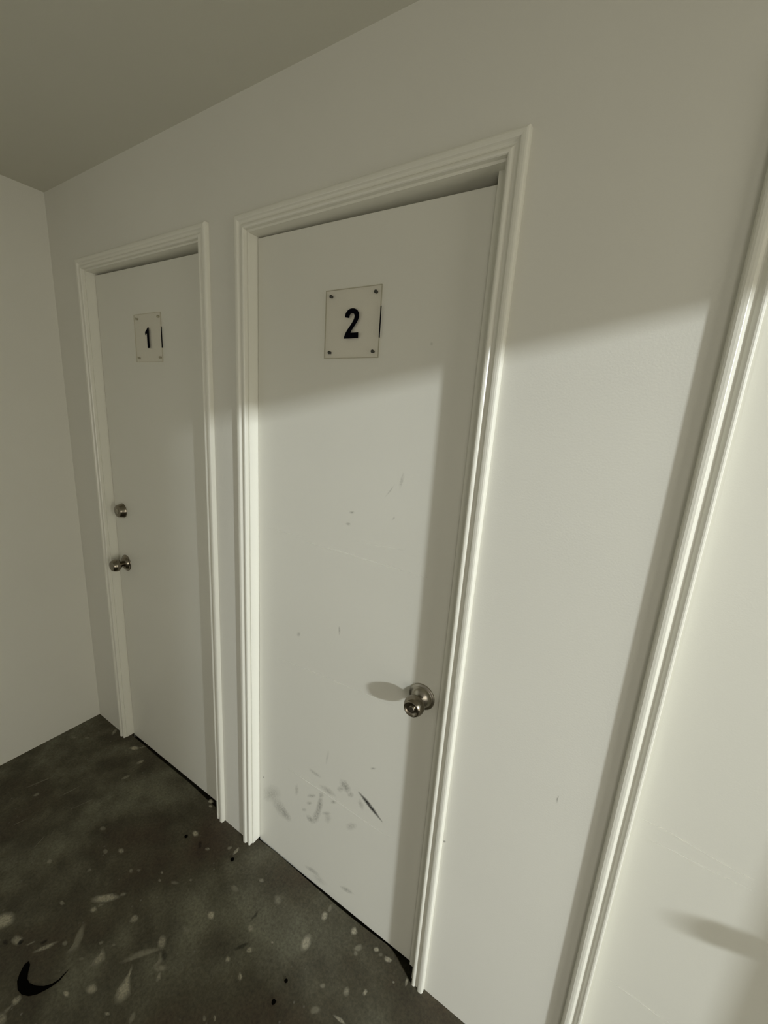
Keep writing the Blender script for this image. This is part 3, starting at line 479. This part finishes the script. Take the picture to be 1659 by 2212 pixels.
DOOR_SCUFF = [
 (1.00, [(1.6114,0.4931),(1.6364,0.4729),(1.6647,0.4552),(1.7029,0.4394),(1.7065,0.4452),(1.6754,0.4720),(1.6472,0.4898),(1.6152,0.4990)]),
 (0.30, [(1.2659,0.2482),(1.2538,0.2324),(1.2390,0.2208),(1.2228,0.2113),(1.2076,0.2105),(1.2091,0.2266),(1.2077,0.2402),(1.2212,0.2571),(1.2367,0.2748),(1.2543,0.2797),(1.2684,0.2782),(1.2729,0.2658)]),
 (0.30, [(1.2965,0.2322),(1.3029,0.2204),(1.3087,0.2092),(1.3021,0.1992),(1.2961,0.1866),(1.2799,0.1867),(1.2670,0.1938),(1.2571,0.2026),(1.2533,0.2145),(1.2554,0.2271),(1.2682,0.2330),(1.2819,0.2391)]),
 (0.40, [(1.3225,0.2136),(1.3309,0.2066),(1.3315,0.1971),(1.3269,0.1909),(1.3213,0.1860),(1.3126,0.1866),(1.3023,0.1890),(1.2977,0.1989),(1.2947,0.2082),(1.2989,0.2152),(1.3044,0.2215),(1.3143,0.2193)]),
 (0.30, [(1.3683,0.3478),(1.3682,0.3380),(1.3651,0.3317),(1.3623,0.3266),(1.3588,0.3256),(1.3563,0.3310),(1.3551,0.3394),(1.3553,0.3496),(1.3585,0.3559),(1.3614,0.3601),(1.3649,0.3624),(1.3671,0.3558)]),
 (0.40, [(1.4409,0.3691),(1.4424,0.3669),(1.4368,0.3609),(1.4290,0.3558),(1.4222,0.3521),(1.4151,0.3491),(1.4153,0.3525),(1.4178,0.3567),(1.4213,0.3616),(1.4287,0.3665),(1.4351,0.3698),(1.4415,0.3724)]),
 (0.45, [(1.4769,0.3960),(1.4779,0.3924),(1.4739,0.3881),(1.4704,0.3846),(1.4661,0.3817),(1.4633,0.3834),(1.4634,0.3874),(1.4624,0.3910),(1.4662,0.3954),(1.4698,0.3983),(1.4735,0.3999),(1.4767,0.3998)]),
 (0.50, [(1.4745,0.3473),(1.4707,0.3317),(1.4657,0.3195),(1.4601,0.3110),(1.4550,0.3111),(1.4538,0.3235),(1.4555,0.3379),(1.4582,0.3514),(1.4623,0.3675),(1.4683,0.3744),(1.4727,0.3712),(1.4746,0.3612)]),
 (0.40, [(1.4287,0.3303),(1.4274,0.3263),(1.4242,0.3219),(1.4199,0.3185),(1.4156,0.3162),(1.4130,0.3171),(1.4107,0.3184),(1.4119,0.3224),(1.4154,0.3266),(1.4196,0.3294),(1.4235,0.3318),(1.4266,0.3318)]),
 (0.35, [(1.4054,0.2873),(1.4054,0.2842),(1.4016,0.2802),(1.3980,0.2767),(1.3942,0.2751),(1.3906,0.2742),(1.3903,0.2771),(1.3912,0.2804),(1.3930,0.2847),(1.3977,0.2876),(1.4019,0.2901),(1.4045,0.2894)]),
 (0.40, [(1.4618,0.2927),(1.4588,0.2797),(1.4518,0.2704),(1.4452,0.2645),(1.4419,0.2690),(1.4398,0.2749),(1.4403,0.2855),(1.4451,0.2990),(1.4521,0.3097),(1.4595,0.3172),(1.4630,0.3118),(1.4664,0.3066)]),
 (0.45, [(1.4326,0.2697),(1.4374,0.2658),(1.4397,0.2604),(1.4382,0.2546),(1.4328,0.2505),(1.4262,0.2505),(1.4205,0.2511),(1.4151,0.2538),(1.4133,0.2590),(1.4136,0.2649),(1.4195,0.2685),(1.4259,0.2710)]),
 (0.40, [(1.5082,0.3413),(1.5047,0.3364),(1.5010,0.3317),(1.4947,0.3264),(1.4885,0.3235),(1.4830,0.3213),(1.4806,0.3225),(1.4816,0.3264),(1.4872,0.3322),(1.4941,0.3380),(1.5015,0.3422),(1.5044,0.3413)]),
 (0.35, [(1.5207,0.4243),(1.5129,0.4203),(1.5040,0.4170),(1.4923,0.4170),(1.4822,0.4183),(1.4747,0.4214),(1.4709,0.4259),(1.4791,0.4300),(1.4875,0.4339),(1.5006,0.4347),(1.5117,0.4327),(1.5167,0.4286)]),
 (0.50, [(1.5722,0.4953),(1.5789,0.4899),(1.5791,0.4821),(1.5756,0.4763),(1.5721,0.4693),(1.5636,0.4707),(1.5555,0.4725),(1.5494,0.4789),(1.5479,0.4870),(1.5495,0.4950),(1.5571,0.4982),(1.5650,0.5006)]),
 (0.40, [(1.5943,0.4716),(1.5944,0.4682),(1.5916,0.4636),(1.5873,0.4598),(1.5832,0.4588),(1.5789,0.4578),(1.5772,0.4606),(1.5782,0.4653),(1.5824,0.4699),(1.5864,0.4746),(1.5907,0.4752),(1.5936,0.4744)]),
 (0.40, [(1.5322,0.4022),(1.5295,0.3981),(1.5269,0.3943),(1.5227,0.3910),(1.5182,0.3885),(1.5137,0.3870),(1.5141,0.3904),(1.5132,0.3929),(1.5172,0.3976),(1.5221,0.4017),(1.5268,0.4035),(1.5312,0.4047)]),
 (0.30, [(1.6326,0.4620),(1.6355,0.4556),(1.6342,0.4495),(1.6332,0.4431),(1.6288,0.4410),(1.6241,0.4446),(1.6208,0.4496),(1.6169,0.4553),(1.6186,0.4612),(1.6198,0.4672),(1.6239,0.4696),(1.6283,0.4650)]),
 (0.30, [(1.5548,0.4678),(1.5523,0.4623),(1.5502,0.4570),(1.5458,0.4522),(1.5417,0.4526),(1.5384,0.4532),(1.5356,0.4556),(1.5369,0.4612),(1.5401,0.4668),(1.5449,0.4705),(1.5491,0.4715),(1.5525,0.4706)]),
 (0.30, [(1.4603,0.4595),(1.4570,0.4559),(1.4462,0.4547),(1.4366,0.4544),(1.4275,0.4555),(1.4230,0.4583),(1.4215,0.4613),(1.4225,0.4649),(1.4332,0.4659),(1.4424,0.4663),(1.4533,0.4661),(1.4567,0.4627)]),
 (0.25, [(1.5117,0.3228),(1.5092,0.3129),(1.5060,0.3053),(1.5018,0.2991),(1.4975,0.3001),(1.4933,0.3016),(1.4913,0.3087),(1.4912,0.3185),(1.4953,0.3273),(1.5003,0.3316),(1.5050,0.3325),(1.5087,0.3291)]),
 (0.30, [(1.6101,0.3597),(1.6082,0.3534),(1.6033,0.3462),(1.5964,0.3380),(1.5873,0.3327),(1.5822,0.3345),(1.5808,0.3391),(1.5813,0.3451),(1.5880,0.3529),(1.5950,0.3604),(1.6026,0.3635),(1.6098,0.3655)]),
 (0.40, [(1.4655,0.0480),(1.4602,0.0424),(1.4481,0.0394),(1.4382,0.0369),(1.4288,0.0369),(1.4188,0.0379),(1.4191,0.0430),(1.4271,0.0479),(1.4357,0.0514),(1.4457,0.0543),(1.4548,0.0539),(1.4639,0.0526)]),
 (0.45, [(1.6128,0.0854),(1.6053,0.0801),(1.5988,0.0749),(1.5881,0.0723),(1.5786,0.0710),(1.5748,0.0734),(1.5701,0.0758),(1.5770,0.0809),(1.5834,0.0857),(1.5934,0.0882),(1.6043,0.0910),(1.6076,0.0879)]),
 (0.20, [(1.4987,0.0306),(1.4931,0.0240),(1.4822,0.0198),(1.4709,0.0191),(1.4610,0.0207),(1.4534,0.0248),(1.4564,0.0315),(1.4582,0.0389),(1.4701,0.0438),(1.4820,0.0427),(1.4911,0.0409),(1.4988,0.0371)]),
 (0.45, [(1.5416,1.3659),(1.5424,1.3642),(1.5392,1.3630),(1.5366,1.3617),(1.5335,1.3616),(1.5311,1.3623),(1.5305,1.3638),(1.5310,1.3655),(1.5332,1.3670),(1.5362,1.3677),(1.5389,1.3678),(1.5421,1.3677)]),
 (0.50, [(1.5319,1.3306),(1.5311,1.3289),(1.5286,1.3275),(1.5253,1.3278),(1.5227,1.3282),(1.5201,1.3292),(1.5203,1.3309),(1.5212,1.3325),(1.5238,1.3336),(1.5268,1.3339),(1.5300,1.3337),(1.5320,1.3323)]),
 (0.30, [(1.6843,1.4709),(1.6827,1.4642),(1.6802,1.4579),(1.6776,1.4558),(1.6766,1.4599),(1.6757,1.4641),(1.6772,1.4716),(1.6791,1.4776),(1.6814,1.4840),(1.6836,1.4847),(1.6846,1.4813),(1.6855,1.4777)]),
 (0.25, [(1.6411,1.4277),(1.6520,1.4405),(1.6592,1.4540),(1.6580,1.4545),(1.6486,1.4421),(1.6399,1.4283)]),
 (0.50, [(1.5158,1.0082),(1.5158,1.0031),(1.5149,0.9992),(1.5135,0.9963),(1.5121,0.9988),(1.5106,1.0010),(1.5101,1.0061),(1.5101,1.0113),(1.5109,1.0158),(1.5124,1.0174),(1.5140,1.0167),(1.5154,1.0135)]),
 (0.35, [(1.3610,0.9405),(1.3608,0.9370),(1.3586,0.9338),(1.3555,0.9324),(1.3525,0.9316),(1.3505,0.9335),(1.3498,0.9365),(1.3500,0.9399),(1.3526,0.9426),(1.3552,0.9443),(1.3580,0.9447),(1.3608,0.9440)]),
 (0.40, [(1.6667,0.6136),(1.6664,0.6118),(1.6641,0.6089),(1.6597,0.6066),(1.6557,0.6041),(1.6524,0.6034),(1.6523,0.6050),(1.6517,0.6066),(1.6557,0.6097),(1.6593,0.6125),(1.6633,0.6145),(1.6661,0.6149)]),
 (0.50, [(1.2010,0.2983),(1.2002,0.2961),(1.1987,0.2940),(1.1967,0.2925),(1.1946,0.2912),(1.1934,0.2921),(1.1933,0.2936),(1.1937,0.2954),(1.1947,0.2975),(1.1968,0.2988),(1.1987,0.2998),(1.2005,0.2998)]),
 (0.35, [(1.6682,1.3763),(1.6687,1.3755),(1.6689,1.3741),(1.6674,1.3715),(1.6654,1.3693),(1.6637,1.3686),(1.6625,1.3685),(1.6620,1.3694),(1.6620,1.3711),(1.6639,1.3734),(1.6655,1.3755),(1.6672,1.3764)]),
 (0.30, [(1.7317,1.7826),(1.7312,1.7813),(1.7304,1.7802),(1.7288,1.7801),(1.7271,1.7802),(1.7256,1.7812),(1.7253,1.7828),(1.7256,1.7841),(1.7268,1.7849),(1.7282,1.7859),(1.7298,1.7848),(1.7315,1.7841)]),
 (0.25, [(1.4923,0.5524),(1.4901,0.5417),(1.4879,0.5340),(1.4858,0.5297),(1.4845,0.5320),(1.4839,0.5384),(1.4850,0.5494),(1.4870,0.5599),(1.4893,0.5705),(1.4911,0.5706),(1.4926,0.5697),(1.4935,0.5643)]),
]
DOOR_SCRATCH = [
 (0.55, [(1.3711,1.2456),(1.4582,1.2438),(1.5286,1.2440),(1.6404,1.2414),(1.7726,1.2415),(1.7730,1.2433),(1.6416,1.2466),(1.5301,1.2495),(1.4598,1.2495),(1.3717,1.2477)]),
 (0.35, [(1.5395,1.2858),(1.6441,1.2915),(1.7094,1.2965),(1.7095,1.2976),(1.6445,1.2947),(1.5396,1.2870)]),
 (0.35, [(1.2204,1.2566),(1.2996,1.2554),(1.3744,1.2609),(1.3747,1.2622),(1.3006,1.2592),(1.2209,1.2580)]),
 (0.45, [(1.2650,0.8166),(1.4250,0.8287),(1.5672,0.8365),(1.7092,0.8462),(1.7097,0.8478),(1.5689,0.8415),(1.4269,0.8341),(1.2658,0.8186)]),
 (0.60, [(1.3180,0.4056),(1.3854,0.4014),(1.4985,0.4028),(1.5775,0.4016),(1.6794,0.3984),(1.7329,0.4056),(1.7340,0.4087),(1.6830,0.4075),(1.5817,0.4111),(1.5030,0.4126),(1.3904,0.4116),(1.3199,0.4093)]),
]
DOOR3_SCRATCH = [
 (0.50, [(2.2878,0.8617),(2.3427,0.8583),(2.3957,0.8498),(2.4452,0.8436),(2.4734,0.8457),(2.4735,0.8471),(2.4456,0.8479),(2.3963,0.8541),(2.3433,0.8628),(2.2880,0.8633)]),
 (0.55, [(2.3008,0.8209),(2.3497,0.8213),(2.3961,0.8189),(2.4720,0.8212),(2.4721,0.8229),(2.3966,0.8239),(2.3503,0.8265),(2.3010,0.8228)]),
 (0.60, [(2.3045,0.4177),(2.3492,0.4126),(2.4027,0.4076),(2.4245,0.4105),(2.4248,0.4130),(2.4039,0.4148),(2.3505,0.4199),(2.3050,0.4204)]),
 (0.30, [(2.3076,1.2990),(2.3937,1.2975),(2.3937,1.2983),(2.3076,1.2999)]),
]
WALL_MARK = [
 (0.75, [(2.1418,0.8525),(2.1389,0.8410),(2.1407,0.8293),(2.1416,0.8298),(2.1416,0.8417),(2.1427,0.8525)]),
 (0.40, [(1.9107,0.5549),(1.9104,0.5526),(1.9093,0.5503),(1.9077,0.5492),(1.9061,0.5478),(1.9052,0.5491),(1.9045,0.5503),(1.9045,0.5522),(1.9053,0.5545),(1.9069,0.5563),(1.9084,0.5562),(1.9095,0.5556)]),
]

# ------------------------------------------------------------------ marks on doors, wall and floor
onleaf = lambda x, z: (x, D - .0005, z)
onwall = lambda x, z: (x, -.0008, z)
_h = [0.0004]
def onfloor(x, y): return (x, y, _h[0])
streaks = [DOOR_SCUFF[0]]
strips('scuff_streak', streaks, M_GRIME, onleaf, door_2)
spots('scuff', [(a * .8, q) for a, q in DOOR_SCUFF[1:]], M_SCUFF, onleaf, door_2, shrink=.35, rim=1.6)
strips('scratch', DOOR_SCRATCH, M_SCRATCH, onleaf, door_2)
strips('scratch', DOOR3_SCRATCH, M_SCRATCH, onleaf, door_3)
spots('wall_mark', WALL_MARK[1:], M_GRIME, onwall, wall_back)
strips('wall_mark', WALL_MARK[:1], M_GRIME, onwall, wall_back)
spots('paint_splash', FLOOR_SPLASH, M_SPLASH, onfloor, floor)
_h[0] = 0.0007
spots('dark_stain', [FLOOR_DARK[4], FLOOR_DARK[5], FLOOR_DARK[6]] + FLOOR_DARK[7:], M_GRIME, onfloor, floor)

# small black crumbs on the concrete
random.seed(3)
crumb_labels = ['black crumb on the floor in front of the left door casing of door 1 and 2',
                'black crumb on the floor just left of the casing foot of door 2',
                'smaller black crumb farther back of the pair lying out from the middle of door 2',
                'larger black crumb nearer the viewer of the pair out from the middle of door 2']
crumb_labels[0] = 'tiny black crumb on the floor out from the right side of door 1'
for (a, poly), lab in zip(FLOOR_DARK[:4], crumb_labels):
    cx = sum(p[0] for p in poly) / len(poly); cy = sum(p[1] for p in poly) / len(poly)
    r = sum(math.dist((cx, cy), p) for p in poly) / len(poly)
    bm = bmesh.new(); bmesh.ops.create_icosphere(bm, subdivisions=2, radius=r)
    for v in bm.verts:
        v.co *= random.uniform(.85, 1.1); v.co.z *= .6
    lo = min(v.co.z for v in bm.verts)
    o = link('crumb', bm, M_RUBBER, loc=(cx, cy, -lo)); tag(o, lab, 'debris', 'black crumbs on the concrete floor')

# black crescent
poly = CRESCENT[0][1]
bm = bmesh.new(); cx = sum(p[0] for p in poly) / len(poly); cy = sum(p[1] for p in poly) / len(poly)
vs = [bm.verts.new((x - cx, y - cy, 0)) for x, y in poly]; f = bm.faces.new(vs)
r = bmesh.ops.extrude_face_region(bm, geom=[f])
for v in [g for g in r['geom'] if isinstance(g, bmesh.types.BMVert)]: v.co.z += .0015
bmesh.ops.triangulate(bm, faces=[g for g in bm.faces if len(g.verts) > 4])
o = link('rubber_scrap', bm, M_RUBBER, loc=(cx, cy, 0.0)); tag(o, 'flat black crescent-shaped scrap on the dark concrete floor at lower left', 'scrap')
